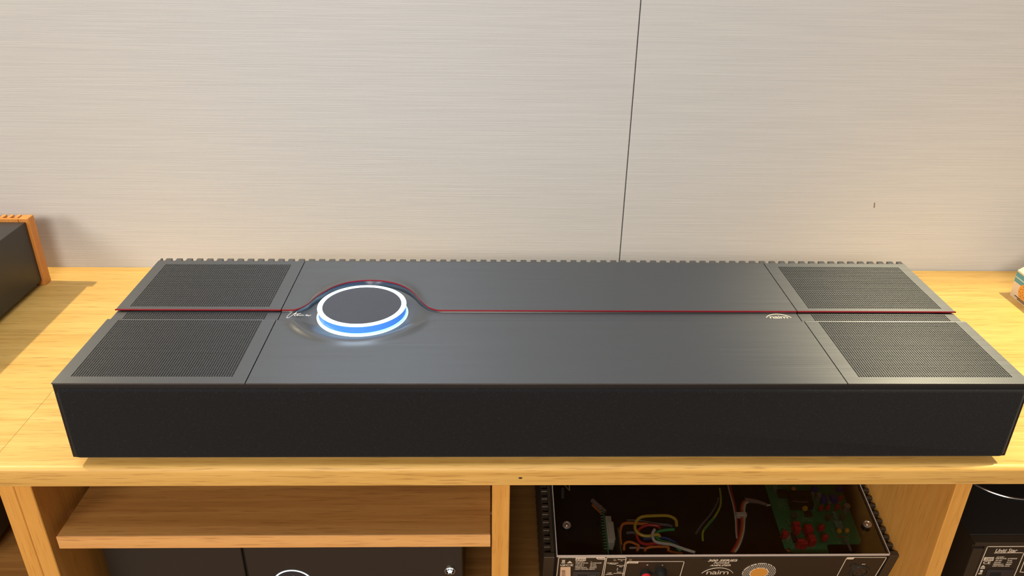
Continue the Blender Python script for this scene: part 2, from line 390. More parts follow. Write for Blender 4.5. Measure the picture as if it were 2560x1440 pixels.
for (xa, xb, ga, gb) in ((0, .1855, .0128, .1712), (.7792, W, .7940, .9518)):
    perforated(xa, xb, .0005, .1272, H, (ga, gb, .0122, .1255), 64, 46)
    perforated(xa+.0006*(xa == 0), xb-.0006*(xb == W), .1272, .1516, H-LOW, (ga, gb, .1310, .1489), 64, 7)
    perforated(xa, xb, .1505, D1, H, (ga, gb, .1572, .2702), 64, 46)
    # rounded rear crest of the front cover dropping to the strip
    bm = bmesh.new(); box(bm, xa, xb, .1256, .1278, H-LOW-.001, H+.00012, .0004, 2); finish('crest', bm, METAL, SB)

# centre: lower cover with strip and dish around the dial
XC0, XC1 = .1865, .7782; DC = (.2772, .1555)
def low_z(x, y):
    base = -LOW*smoothstep(.1260, .1290, y)
    r = math.hypot(x-DC[0], y-DC[1]); s = 1-smoothstep(.053, .074, r) if y < .150 else 1-smoothstep(.054, .088, r)
    k_ = smoothstep(.100, .150, y); s = (1-smoothstep(.053, .072, r))*(1-k_) + (1-smoothstep(.054, .088, r))*k_
    return H + base*(1-s) + (-.0080)*s + (1-k_)*.0026*math.exp(-((r-.078)/.0055)**2)
xs = [XC0] + [.1900+i*.0015 for i in range(118)] + [.372, .40, .50, .60, .70, XC1]
ys = [.0005, .006, .012] + [.018+i*.0015 for i in range(148)]
ys = sorted(set([round(q, 5) for q in ys] + [.1260, .1265, .1270, .1275, .1280, .1285, .1290]))
bm = bmesh.new(); G = [[bm.verts.new((x, y, low_z(x, y))) for y in ys] for x in xs]
for i in range(len(xs)-1):
    for j in range(len(ys)-1): bm.faces.new((G[i][j], G[i+1][j], G[i+1][j+1], G[i][j+1]))
for i in range(len(xs)-1):   # front lip
    a, b = G[i][0], G[i+1][0]
    bm.faces.new((bm.verts.new((a.co.x, a.co.y, H-.0014)), bm.verts.new((b.co.x, b.co.y, H-.0014)), b, a))
for col in (G[0], G[-1]):
    for j in range(len(ys)-1):
        a, b = col[j], col[j+1]
        bm.faces.new((a, b, bm.verts.new((b.co.x, b.co.y, b.co.z-.0014)), bm.verts.new((a.co.x, a.co.y, a.co.z-.0014))))
bmesh.ops.recalc_face_normals(bm, faces=bm.faces)
if G[50][50].normal.z < 0: pass
finish('centre_cover', bm, METAL, SB, True)

# boundary curve of the raised rear cover (bulging around the dial)
zp = [(430, 708), (500, 682), (590, 632), (650, 577), (720, 520), (820, 462), (940, 402), (1100, 352), (1280, 326), (1440, 320), (1600, 330),
      (1760, 362), (1900, 420), (2000, 490), (2080, 582), (2140, 640), (2200, 685), (2270, 708)]
def lift(d): return .0022*smoothstep(0, .05, d)
cur = []
for a, b in zp:
    q = onz(660+a/5.3333, 640+b/5.3333, H); q = onz(660+a/5.3333, 640+b/5.3333, H+lift(q.y-.151)); cur.append((q.x, max(q.y, .1505), 0))
cur = [(XC0, .1505, 0), (.196, .1505, 0)] + cur + [(.366, .1505, 0), (.385, .1505, 0)]
cv = [(q.x, max(q.y, .1505)) for q in catmull(cur, 5)]
cv2 = [cv[0]]
for q in cv[1:]:
    if q[0] > cv2[-1][0]+1e-4: cv2.append(q)
cv2 += [(.45, .1505), (.60, .1505), (.72, .1505), (XC1, .1505)]
def rear_z(x, y, yb):
    d = y-yb; return H + lift(yb-.1505)*math.exp(-(d/.014)**2)
bm = bmesh.new(); cols = []
for x, yb in cv2:
    c_ = [bm.verts.new((x, yb, H-.0095)), bm.verts.new((x, yb, rear_z(x, yb, yb)-.0006)), bm.verts.new((x, yb+.0004, rear_z(x, yb, yb)))]
    for t in (.002, .004, .006, .009, .012, .016, .020, .026): c_.append(bm.verts.new((x, yb+t, rear_z(x, yb+t, yb))))
    c_.append(bm.verts.new((x, .2640, H))); c_.append(bm.verts.new((x, .2796, H))); c_.append(bm.verts.new((x, .2798, H-.0014)))
    cols.append(c_)
for A, B_ in zip(cols, cols[1:]):
    for j in range(len(A)-1): bm.faces.new((A[j], B_[j], B_[j+1], A[j+1]))
for A in (cols[0], cols[-1]):
    for j in range(2, len(A)-2): bm.faces.new((A[j], A[j+1], bm.verts.new(A[j+1].co-Vector((0, 0, .0014))), bm.verts.new(A[j].co-Vector((0, 0, .0014)))))
bmesh.ops.recalc_face_normals(bm, faces=bm.faces)
finish('rear_cover', bm, METAL, SB, True)
def trim(pts, nm='red_trim'):
    bm = bmesh.new(); rows = []
    for x, y, z in pts:
        rows.append([bm.verts.new(q) for q in ((x, y+.0003, z+.0002), (x, y-.0007, z+.0002), (x, y-.0010, z-.0002), (x, y-.0010, z-.0011), (x, y-.0006, z-.0014), (x, y+.0003, z-.0014))])
    for A, B_ in zip(rows, rows[1:]):
        for j in range(6): bm.faces.new((A[j], B_[j], B_[(j+1) % 6], A[(j+1) % 6]))
    bm.faces.new(rows[0]); bm.faces.new(rows[-1][::-1]); bmesh.ops.recalc_face_normals(bm, faces=bm.faces)
    finish(nm, bm, RED, SB)
trim([(x, yb, rear_z(x, yb, yb)) for x, yb in cv2 if x <= XC1])
trim([(-.0008, .1505, H), (.1855, .1505, H)]); trim([(.7792, .1505, H), (W+.0008, .1505, H)])
bx('rear_bar', METALS, SB, .1855, .7792, .2801, .2822, H-.0120, H-.0002)
# cooling fins along the back
fx = [(0.0, .0026)] + [(.0072+k*.013015, .0072+k*.013015+.0078) for k in range(74)]
src = None
for k, (a, b) in enumerate(fx):
    b = min(b, W)
    if b-a < .002: continue
    if k < 2 or b-a < .0077:
        o = bx('fin', METALS, SB, a, b, .2800, .2890, .012, H-.0004, .0005, 1)
        if k == 1: src = (o, a)
    else:
        o = src[0].copy(); C.objects.link(o); o.parent = SB; o.location = (a-src[1], 0, 0)

# dial
Z0 = H-.0084; ZT = H+.0040; RD = .0503
bm = bmesh.new(); lathe(bm, [(0.0001, ZT-.0002), (.0446, ZT-.0002), (.0446, Z0), (.0001, Z0)], (DC[0], DC[1], 0))
dial = finish('dial', bm, mat('smoked_dial_top', (.060, .070, .095), .28, .3), SB, True)
dial['label'] = 'round control dial with glowing rings'
def sub(name, prof, m, close=True):
    bm = bmesh.new(); lathe(bm, prof, (DC[0], DC[1], 0), 128, close)
    bmesh.ops.recalc_face_normals(bm, faces=bm.faces)
    o = finish(name, bm, m, SB, True); o.parent = dial; return o
sub('light_ring', [(.0448, ZT-.0005), (.0448, ZT+.0001), (.0462, ZT+.0004), (.0492, ZT+.0001), (RD, ZT-.0004), (RD, ZT-.0008), (.0448, ZT-.0008)], RING)
sub('glass_wall', [(RD-.0010, ZT-.0009), (RD-.0006, Z0+.0034), (.0447, Z0+.0034), (.0447, ZT-.0009)], BLUEG)
sub('inner_glow_ring', [(.0447, Z0+.0033), (RD-.0004, Z0+.0033), (RD+.0004, Z0+.0026), (RD+.0006, Z0+.0012), (.0447, Z0+.0012)], RING2)
sub('base_light_ring', [(.0460, Z0+.0001), (.0460, Z0+.0011), (.0513, Z0+.0010), (.0519, Z0+.0006), (.0519, Z0+.0001)], RINGB)

# lettering on the top
def stroke(name, pts, r, m, z, n=4, parent=SB):
    bm = bmesh.new(); P = [onz(u, v, z) for u, v in pts]; P = catmull(P, n)
    tube(bm, P, r, 5); return finish(name, bm, m, parent)
zt = H-LOW+.0001
q = lambda L_: [(660+a/5.3333, 640+b/5.3333) for a, b in L_]
bm = bmesh.new()
for L_ in ([(372, 752), (335, 780), (306, 812), (312, 826), (345, 814), (395, 778), (442, 742)], [(440, 745), (410, 780), (405, 796), (430, 793), (455, 780)], [(392, 774), (440, 772), (495, 766)],
           [(430, 793), (452, 782), (446, 796), (470, 786), (482, 795), (505, 787), (530, 790)], [(548, 792), (575, 782), (566, 797), (592, 789), (590, 799), (628, 787)]):
    tube(bm, catmull([onz(u, v, zt) for u, v in q(L_)], 4), .00032, 5)
o = finish('signature', bm, WHITEP, SB); o['label'] = 'white handwritten script word Utopia'
def emblem(parent, mtx, m, s, name='emblem', arc=True, hw=1.0, th=.035, shear=0):
    """naim word under an arch, unit: half width s"""
    o = text(name, 'naim', s*.70, mtx, m, parent, sx=1.25, spacing=.88, bold=-s*.004)
    if arc:
        bm = bmesh.new(); A = []
        for k in range(25):
            t = math.radians(-62+124*k/24); A.append(mtx @ Vector((1.13*s*math.sin(t), s*(-.62+1.15*math.cos(t)), 0)))
        tube(bm, A, s*th, 5)
        oo = finish(name+'_arch', bm, m, parent, local=True)
    return o
c = onz(1947, 794, zt) - root_loc(SB)
emblem(SB, Matrix.Translation(c+Vector((0, .0010, 0))) @ Matrix.Diagonal((1, .95, 1, 1)), CREAMP, .0145, 'logo', th=.03)

# ------------------------------------------------------------------ second speaker at the left edge
LS = thing('wooden_finned_speaker', 'black box speaker with cherry wood fins at its back, cut by left frame edge', 'speaker', (-.55, .24, 0))
bx('body', BLACKB, LS, -.86, -.2320, .07, .4075, .008, .1000, .0008, 1)
bx('end_cap', ORANGE, LS, -.2420, -.2280, .4078, .4235, .0, .1050, .0008, 1)
bx('fin_backing', ORANGE, LS, -.86, -.2424, .4078, .4120, .006, .1040)
src = None
for k in range(60):
    a = -.2500-k*.0102
    if a < -.86: break
    if src is None: src = bx('fin', ORANGE, LS, a, a+.0055, .4122, .4235, .006, .1050, .0004, 1)
    else: o = src.copy(); C.objects.link(o); o.parent = LS; o.location = (-k*.0102, 0, 0)
for xx in (-.80, -.27):
    for yy in (.10, .38):
        bm = bmesh.new(); cyl(bm, .012, .0082, Matrix.Translation((xx, yy, .0041)), 20); finish('foot', bm, BLACK, LS)

# ------------------------------------------------------------------ snack carton at the right edge
CK = thing('snack_carton', 'small white cookie carton with blue band, standing at the right edge', 'carton', (1.235, .35, 0))
CARD = mat('cream_card', (.80, .66, .48), .6); TEAL = mat('teal_print', (.10, .34, .40), .5); COOK = mat('cookie_print', (.80, .36, .06), .55); CHIP = mat('chip_print', (.20, .08, .02), .6)
TXT = mat('brown_lettering', (.16, .09, .05), .6)
cx0, cx1, cy0, cy1, ch = 1.1972, 1.275, .300, .3885, .041
bm = bmesh.new()
b = [bm.verts.new(v) for v in ((cx0, cy0, 0), (cx1, cy0, 0), (cx1, cy1, 0), (cx0, cy1, 0))]
t = [bm.verts.new(v) for v in ((cx0, cy0, ch), (cx1, cy0, ch), (cx1, cy1, ch), (cx0, cy1, ch))]
g = [bm.verts.new(v) for v in (((cx0+cx1)/2, cy0+.004, ch+.030), ((cx0+cx1)/2, cy1-.004, ch+.030))]
bm.faces.new(b[::-1])
for i in range(4): bm.faces.new((b[i], b[(i+1) % 4], t[(i+1) % 4], t[i]))
bm.faces.new((t[3], t[0], g[0], g[1])); bm.faces.new((t[1], t[2], g[1], g[0])); bm.faces.new((t[0], t[1], g[0])); bm.faces.new((t[2], t[3], g[1]))
finish('box', bm, CARD, CK)
bx('gable_fin', CARD, CK, (cx0+cx1)/2-.0007, (cx0+cx1)/2+.0007, cy0+.004, cy1-.004, ch+.028, ch+.040)
xq = cx0-.0002
bx('printed_band', TEAL, CK, xq-.0001, xq+.0004, cy0, cy1, .0235, .0385)
bx('bow_ribbon', mat('pale_ribbon', (.50, .66, .62), .5), CK, xq-.0003, xq+.0004, .352, cy1, .0300, .0318)
c_y = .3615
bm = bmesh.new(); cyl(bm, .0115, .0005, Matrix.Translation((xq-.0003, c_y, .0170)) @ Matrix.Rotation(PI/2, 4, 'Y'), 28); ck = finish('cookie_picture', bm, COOK, CK)
bm = bmesh.new()
for k in range(15):
    a = k*2.4; r = .0095*math.sqrt((k+.5)/15); cyl(bm, .0008, .0003, Matrix.Translation((xq-.0006, c_y+r*math.cos(a), .017+r*math.sin(a))) @ Matrix.Rotation(PI/2, 4, 'Y'), 6)
finish('chip_dots', bm, CHIP, CK)
bm = bmesh.new()
for zz, a, b_ in ((.0048, .345, .377), (.0026, .350, .370)):
    yy = a
    while yy < b_: L_ = random.uniform(.0012, .0030); box(bm, xq-.0004, xq+.0002, yy, yy+L_, zz-.0006, zz+.0006); yy += L_+.0006
finish('lettering', bm, TXT, CK)

# ------------------------------------------------------------------ lower left unit
LU = thing('streamer_unit', 'black hi-fi unit with glowing logo under the oak shelf', 'hi-fi unit', (.18, .2, ZB))
yF = .053; zt_ = -.128
bx('casing', BLACKB, LU, -.0305, .3905, yF+.0045, .34, ZB+.008, zt_, .001, 1)
bx('front_plate', BLACKB, LU, -.0310, .1305, yF, yF+.0045, ZB+.010, zt_-.0005, .0008, 1)
bx('front_plate', BLACKB, LU, .1340, .3915, yF, yF+.0045, ZB+.010, zt_-.0005, .0012, 2)
for xx in (0, .35):
    for yy in (.09, .30):
        bm = bmesh.new(); cyl(bm, .012, .0085, Matrix.Translation((xx, yy, ZB+.0042)), 16); finish('foot', bm, BLACK, LU)
LOGOE = mat('glowing_logo', (.8, .9, .95), .4, 0, (.72, .92, 1), 1.1)
lc = ony(729, 1426, yF); R_ = .0245
L0 = root_loc(LU)
bm = bmesh.new(); lathe(bm, [(R_-.0007, 0), (R_-.0007, .0004), (R_+.0009, .0004), (R_+.0009, 0)], (0, 0, 0), 64, True)
bm.transform(Matrix.Translation(Vector((lc.x, yF-.0001, lc.z-R_))-L0) @ RX90); bmesh.ops.recalc_face_normals(bm, faces=bm.faces)
lg = finish('logo_ring', bm, LOGOE, LU, local=True)
bm = bmesh.new(); cyl(bm, R_-.0007, .0004, Matrix.Translation(Vector((lc.x, yF-.0001, lc.z-R_))-L0) @ RX90, 64); finish('logo_disc', bm, mat('logo_backing', (.02, .025, .04), .3), LU, local=True)
text('logo', 'naim', .0195, Matrix.Translation(Vector((lc.x, yF-.0004, lc.z-.0155))-L0) @ RX90, LOGOE, LU, sx=1.25, spacing=.86)
bc = ony(1125, 1425, yF)
bm = bmesh.new(); bmesh.ops.create_uvsphere(bm, u_segments=24, v_segments=12, radius=1, matrix=Matrix.Translation((bc.x, yF, bc.z)) @ Matrix.Diagonal((.0058, .0022, .0058, 1)))
bt = finish('power_button', bm, BLACK, LU, True)
bm = bmesh.new(); lathe(bm, [(.0054, 0), (.0054, .0018), (.0064, .0016), (.0064, 0)], (0, 0, 0), 40, True); bm.transform(Matrix.Translation((bc.x, yF-.00005, bc.z)) @ RX90)
bmesh.ops.recalc_face_normals(bm, faces=bm.faces); finish('button_rim', bm, STEEL, LU, True)
bm = bmesh.new(); P = []
for k in range(10):
    a = PI/2+k*PI/5; r = .0036 if k % 2 == 0 else .0021; P.append(bm.verts.new((bc.x+r*math.cos(a), yF-.0026, bc.z+r*math.sin(a)-.0002)))
bm.faces.new(P)
for sgn in (-1, 1):
    vs = [(0, .0056), (sgn*.0040, .0040), (sgn*.0036, .0031), (0, .0046)]
    bm.faces.new([bm.verts.new((bc.x+a, yF-.0026, bc.z+b_)) for a, b_ in vs])
r_ = bmesh.ops.extrude_face_region(bm, geom=bm.faces[:]); bmesh.ops.translate(bm, verts=[v for v in r_['geom'] if isinstance(v, bmesh.types.BMVert)], vec=(0, .0006, 0))
bmesh.ops.recalc_face_normals(bm, faces=bm.faces); finish('power_icon', bm, LOGOE, LU)

# ------------------------------------------------------------------ tilted amplifier with clear lid
TA = math.radians(12.1)
A0 = Vector((.5054, .0560, -.1833))          # front left corner of the clear lid
AY = Vector((0, math.cos(TA), math.sin(TA))); AZ = Vector((0, -math.sin(TA), math.cos(TA)))
AMP = thing('power_amplifier', 'tilted power amplifier with clear lid showing green circuit board and wires', 'amplifier', A0, rot=(TA, 0, 0))
def toL(p): d = p-A0; return Vector((d.x, d.dot(AY), d.dot(AZ)))
def LZ(u, v, z): return toL(onp(u, v, A0+AZ*z, AZ))      # pixel -> point at local height z
def LP(u, v, y=-.0): return toL(onp(u, v, A0+AY*y, AY))     # pixel -> point on the panel face
AW = .4052; AH = .118; AD = .262
lb = lambda name, m, *a, **k_: bx(name, m, AMP, *a, local=True, **k_)
sd = LP(1360, 1384).x; sd2 = LP(2260, 1385).x
pt = -.0046      # top of the panel
lb('chassis_floor', DEEP, .000, AW, .004, AD, -AH, -AH+.003)
lb('chassis_side', DEEP, -.002, .000, .004, AD, -AH, -.0042); lb('chassis_side', DEEP, AW, AW+.002, .004, AD, -AH, -.0042)
lb('chassis_back', DEEP, .000, AW, AD, AD+.003, -AH, -.0042)
rp = lb('rear_panel', PANEL, .0002, AW-.0002, .0005, .0035, -AH, pt-.003, bev=.0004, seg=1)
lb('inner_tray', DEEP, .002, AW-.002, .004, AD-.002, -.0900, -.0880)
for a, b_ in ((sd, -.0025), (AW+.0025, sd2)):
    hs = lb('heat_sink', CASE, a+(0 if a < 0 else .0), b_, .0005, .0075, -AH, pt-.001, bev=.0005, seg=1)
    w0, w1 = (b_-.004, b_) if a < 0 else (a, a+.004)
    lb('heat_sink_core', CASE, w0, w1, .0075, AD, -AH, pt-.004)
    fa, fb = (a+.001, w0) if a < 0 else (w1, b_-.001)
    f0 = None
    for k in range(21):
        yv = .0165+k*.0118
        if f0 is None: f0 = lb('fin', CASE, fa, fb, yv, yv+.0042, -AH, pt-.004, bev=.0006, seg=1); fy = yv
        else: o = f0.copy(); C.objects.link(o); o.parent = AMP; o.location = (0, yv-fy, 0)
# clear lid
lid = lb('clear_lid', CLEAR, 0, AW, 0, AD, -.0036, 0)
bm = bmesh.new()
box(bm, -.0003, AW+.0003, -.0006, .0001, -.0037, .0001, .0001, 1); box(bm, -.0005, .0004, 0, AD, -.0037, .0001); box(bm, AW-.0004, AW+.0005, 0, AD, -.0037, .0001)
o = finish('lid_edge', bm, EDGE, AMP, local=True); o.parent = lid
for u, v in ((1417, 1312), (2168, 1310)):
    c = LZ(u, v, .0006); bm = bmesh.new()
    lathe(bm, [(0, .0022), (.0018, .0022), (.0018, .0012), (.0030, .0012), (.0036, .0020), (.0052, .0014), (.0056, 0), (0, 0)], (c.x, c.y, 0), 28)
    o = finish('lid_screw', bm, STEEL, AMP, True, True)
    bm = bmesh.new(); cyl(bm, .0014, .014, Matrix.Translation((c.x, c.y-.002, -.0105)), 12); finish('standoff', bm, STEEL, AMP, True, True)
# wedge that holds it tilted
wd = thing('display_wedge', 'black wedge block propping up the tilted amplifier from behind', 'stand', (.70, .2, ZB))
bm = bmesh.new(); bt0 = A0+AZ*(-AH)+AY*.15; bt1 = A0+AZ*(-AH)+AY*.235
prof = [(bt0.y, ZB), (bt1.y, ZB), (bt1.y, bt1.z-.0005), (bt0.y, bt0.z-.0005)]
A = [bm.verts.new((.56, y, z)) for y, z in prof]; B_ = [bm.verts.new((.86, y, z)) for y, z in prof]
bm.faces.new(A); bm.faces.new(B_[::-1])
for i in range(4): bm.faces.new((A[i], B_[i], B_[(i+1) % 4], A[(i+1) % 4]))
bmesh.ops.recalc_face_normals(bm, faces=bm.faces); finish('block', bm, BLACK, wd)

# circuit board
ZP = -.030
out = [(1905, 1190), (1965, 1382), (2072, 1382), (2067, 1362), (2075, 1360), (2148, 1360), (2153, 1350), (2092, 1190)]
bm = bmesh.new(); vs = [bm.verts.new(LZ(u, v, ZP)) for u, v in out]; f_ = bm.faces.new(vs)
r_ = bmesh.ops.extrude_face_region(bm, geom=[f_]); bmesh.ops.translate(bm, verts=[v for v in r_['geom'] if isinstance(v, bmesh.types.BMVert)], vec=(0, 0, -.0016))
bmesh.ops.recalc_face_normals(bm, faces=bm.faces); pcb = finish('circuit_board', bm, PCB, AMP, local=True)
# zoomed coordinates of the board view (1900,1190)-(2200,1400), scale 6.857
Z = lambda a, b_: (1900+a/6.857, 1190+b_/6.857)
def cap_box(name, a, b_, wx, dy, h, m, base=None):
    u, v = Z(a, b_); c = LZ(u, v, ZP+h); 
    bm = bmesh.new(); box(bm, c.x-wx/2, c.x+wx/2, c.y-dy/2, c.y+dy/2, ZP, ZP+h, .0007, 2)
    o = finish(name, bm, m, AMP, True, True); o.parent = pcb; return o
for a, b_, wx, dy, h in ((635, 800, .0085, .005, .015), (655, 885, .0075, .005, .014), (835, 850, .0085, .005, .015), (860, 910, .0085, .005, .014), (445, 965, .0075, .006, .012),
                         (890, 1025, .0085, .005, .014), (915, 1085, .0085, .005, .014), (715, 1100, .0095, .005, .016), (765, 1135, .0085, .005, .013)):
    cap_box('film_capacitor', a, b_, wx, dy, h, CRED)
def bead(name, a, b_, rx, ry, rz, m, lead=True):
    u, v = Z(a, b_); c = LZ(u, v, ZP+rz+.002); bm = bmesh.new()
    bmesh.ops.create_uvsphere(bm, u_segments=14, v_segments=8, radius=1, matrix=Matrix.Translation((c.x, c.y, ZP+rz+.0018)) @ Matrix.Diagonal((rx, ry, rz, 1)))
    o = finish(name, bm, m, AMP, True, True); o.parent = pcb
for a, b_ in ((1050, 890), (1110, 1060)): bead('film_capacitor', a, b_, .0045, .004, .0075, CRED)
for a, b_ in ((1048, 550), (1165, 545), (1325, 540), (1375, 385)): bead('disc_capacitor', a, b_, .0030, .0024, .0070, CRED)
for a, b_, s in ((575, 220, .0036), (768, 550, .0042), (1355, 940, .0036), (1490, 935, .0036)): bead('tantalum_bead', a, b_, s*.95, s*.95, s, CYEL)
for a, b_ in ((935, 230), (1365, 225)): bead('blue_bead', a, b_, .0045, .004, .006, CBLUE)
for a, b_ in ((1100, 360), (1270, 360)): cap_box('blue_trimmer', a, b_, .0085, .009, .009, CBLUE)
def can(a, b_, r, h, m):
    u, v = Z(a, b_); c = LZ(u, v, ZP+h); bm = bmesh.new(); cyl(bm, r, h, Matrix.Translation((c.x, c.y, ZP+h/2)), 18); o = finish('can_capacitor', bm, m, AMP, True, True); o.parent = pcb
can(1500, 505, .0040, .011, CGREY); can(1020, 320, .0035, .009, CGREY); can(905, 490, .0030, .008, CGREY); can(900, 300, .003, .007, CGREY)
can(1180, 690, .0032, .007, mat('brown_component', (.16, .08, .05), .4)); can(1430, 690, .0028, .008, mat('taupe_component', (.20, .15, .11), .4))
can(595, 660, .0042, .006, mat('olive_component', (.10, .14, .09), .4)); can(480, 1040, .0030, .004, CGREY); can(260, 190, .003, .006, CTEAL)
cap_box('relay', 720, 430, .030, .012, .012, CDARK); cap_box('relay', 690, 300, .030, .010, .011, CDARK)
cap_box('chip', 830, 640, .010, .008, .003, CDARK); cap_box('chip', 590, 1040, .006, .014, .003, CDARK); cap_box('chip', 395, 290, .013, .012, .004, CDARK)
for a, b_, n in ((1270, 670, 2), (1295, 820, 4), (1330, 840, 3), (1160, 410, 2), (520, 340, 2)):
    for k in range(n):
        u, v = Z(a+k*34, b_+k*4); c = LZ(u, v, ZP+.003); bm = bmesh.new()
        prof = [(0, -.0055), (.0013, -.0052), (.0013, -.0036), (.0009, -.003), (.0009, .003), (.0013, .0036), (.0013, .0052), (0, .0055)]
        lathe(bm, prof, (0, 0, 0), 10); bm.transform(Matrix.Translation((c.x, c.y, ZP+.0025)) @ Matrix.Rotation(PI/2, 4, 'X'))
        o = finish('resistor', bm, CTEAL, AMP, True, True); o.parent = pcb
bm = bmesh.new()
def dots(a0, a1, b0, b1, n):
    for k in range(n):
        u, v = Z(random.uniform(a0, a1), random.uniform(b0, b1)); c = LZ(u, v, ZP+.0003); r = random.uniform(.0003, .00062)
        bmesh.ops.create_cone(bm, cap_ends=True, segments=6, radius1=r, radius2=r*.6, depth=.0005, matrix=Matrix.Translation((c.x, c.y, ZP+.0003)))
for a in ((320, 520, 340, 590, 60), (230, 500, 100, 300, 60), (730, 900, 690, 780, 28), (590, 700, 590, 690, 16), (500, 600, 880, 1230, 40), (340, 520, 830, 1130, 30), (640, 690, 950, 1050, 14),
          (1280, 1540, 980, 1150, 50), (1230, 1300, 750, 1000, 26), (1240, 1340, 620, 760, 14), (640, 760, 270, 330, 12), (870, 1000, 540, 620, 16), (1120, 1240, 320, 480, 18), (1280, 1400, 450, 600, 10), (850, 960, 1170, 1230, 12)): dots(*a)
o = finish('solder_joints', bm, SOLDER, AMP, local=True); o.parent = pcb; o['kind'] = 'stuff'
c = LZ(*Z(485, 1270), ZP+.002); bm = bmesh.new(); lathe(bm, [(0, .003), (.003, .0025), (.0038, 0), (0, 0)], (c.x, c.y, ZP), 20); o = finish('board_screw', bm, STEEL, AMP, True, True); o.parent = pcb
# long thin parts on the board
def seg(name, pts, z, r, m, parent=None, n=5, zs=None):
    P = [LZ(u, v, z if zs is None else zs[i]) for i, (u, v) in enumerate(pts)]
    bm = bmesh.new(); tube(bm, catmull(P, n) if len(P) > 2 else P, r, 7); o = finish(name, bm, m, AMP, True, True)
    if parent is not None: o.parent = parent
    return o
seg('lead', [Z(1310, 1040), Z(1380, 1030), Z(1470, 1040)], ZP+.004, .0005, WIRES['red'], pcb)
seg('lead', [Z(470, 725), Z(500, 800), Z(520, 840)], ZP+.005, .0003, SOLDER, pcb)
seg('lead', [Z(560, 432), Z(700, 445), Z(830, 440)], ZP+.0125, .0004, WIRES['mauve'], pcb)
seg('cable', [Z(1440, 1080), Z(1520, 1190), Z(1560, 1300)], ZP+.004, .0017, WIRES['grey'])
# connector on the left
Q = lambda a, b_: (1300+a/5.12, 1180+b_/5.12)
c0 = LZ(*Q(1160, 560), -.018); c1 = LZ(*Q(1185, 905), -.018)
bm = bmesh.new(); box(bm, c0.x-.0075, c0.x+.0005, c1.y, c0.y, -.035, -.018, .0008, 2); box(bm, c0.x-.0058, c0.x+.0022, c1.y+.004, c1.y+.030, -.034, -.0165, .0006, 1); finish('ivory_connector', bm, CONN, AMP, True, True)
bm = bmesh.new(); box(bm, c0.x-.0095, c0.x-.0080, .004, c0.y+.012, -.060, -.019); finish('upright_board', bm, PCB, AMP, local=True)
bm = bmesh.new(); box(bm, c0.x+.0075, c0.x+.0090, .004, c1.y+.026, -.060, -.023); finish('upright_board', bm, mat('pale_green_board', (.10, .16, .09), .5), AMP, local=True)
bm = bmesh.new()
for k in range(16): yy = c1.y-.006+k*.0042; box(bm, c0.x-.0125, c0.x-.0095, yy, yy+.0008, -.0225, -.0217)
finish('pins', bm, SOLDER, AMP, local=True)
WQ = lambda name, L_, z, r, col: seg(name, [Q(a, b_) for a, b_ in L_], z, r, WIRES[col])
WQ('yellow_wire', [(1790, 830), (1760, 800), (1640, 820), (1540, 800), (1475, 730), (1485, 640), (1560, 575), (1750, 560), (1900, 562), (1990, 610), (2005, 690)], -.022, .00200, 'yellow')
WQ('orange_wire', [(1290, 930), (1280, 800), (1300, 690), (1360, 655), (1500, 660), (1640, 668)], -.026, .0019, 'orange')
WQ('red_wire', [(1790, 720), (1760, 690), (1640, 680), (1540, 720), (1495, 800), (1530, 890), (1620, 925), (1740, 912), (1790, 930)], -.025, .0019, 'red')
WQ('green_wire', [(1975, 735), (1850, 745), (1760, 770), (1735, 820), (1800, 880), (1940, 915), (2060, 1010)], -.027, .0018, 'green')
WQ('white_wire', [(1725, 735), (1695, 800), (1720, 880), (1800, 910), (1940, 930), (2100, 985), (2240, 1030)], -.020, .00195, 'white')
WQ('blue_wire', [(1580, 860), (1700, 845), (1850, 845), (1960, 890), (2040, 960)], -.034, .0018, 'blue')
WQ('grey_wire', [(1370, 625), (1500, 625), (1750, 665), (1900, 680), (1950, 700)], -.034, .0018, 'grey')
WQ('grey_wire', [(1360, 780), (1450, 775), (1480, 800)], -.034, .0018, 'grey')
WQ('orange_wire', [(1330, 1000), (1340, 920), (1400, 895), (1480, 920), (1520, 950), (1495, 1020)], -.030, .0017, 'orange')
WQ('orange_wire', [(1600, 1020), (1610, 980), (1680, 960), (1830, 955), (1900, 965), (1910, 1015), (2080, 1045)], -.028, .0017, 'orange')
WQ('grey_wire', [(1400, 972), (1500, 970), (1600, 972)], -.032, .0014, 'mauve')
WQ('grey_wire', [(2250, 790), (2330, 670), (2440, 540), (2520, 400), (2540, 330)], -.030, .0012, 'grey')
WQ('striped_earth_wire', [(2340, 880), (2340, 770), (2400, 680), (2500, 560), (2560, 440), (2570, 330), (2555, 210)], -.024, .0013, 'lime')
WQ('green_wire', [(2360, 740), (2420, 670), (2490, 590)], -.022, .0010, 'green')
WQ('brown_strip', [(920, 360), (1000, 430), (1090, 510)], -.030, .0030, 'mauve')
WQ('orange_wire', [(925, 420), (1010, 500), (1085, 570)], -.040, .0016, 'orange')
WQ('grey_wire', [(540, 130), (600, 200), (630, 235)], -.030, .0007, 'lime'); WQ('grey_wire', [(640, 125), (632, 180), (635, 235)], -.028, .0008, 'white')
WQ('grey_wire', [(545, 210), (545, 330)], -.035, .0022, 'grey')
K = lambda a, b_: (1780+a/5.12, 1180+b_/5.12)
WK = lambda name, L_, z, r, col: seg(name, [K(a, b_) for a, b_ in L_], z, r, WIRES[col])
WK('white_wire', [(185, 90), (215, 220), (270, 420), (300, 600), (308, 760), (318, 850)], -.024, .00105, 'white')
WK('red_wire', [(212, 90), (240, 210), (290, 420), (318, 600), (326, 760), (322, 830)], -.025, .00105, 'red')
WK('orange_wire', [(270, 1035), (330, 930), (385, 760), (395, 560), (385, 470), (400, 400), (440, 370)], -.022, .0015, 'orange')
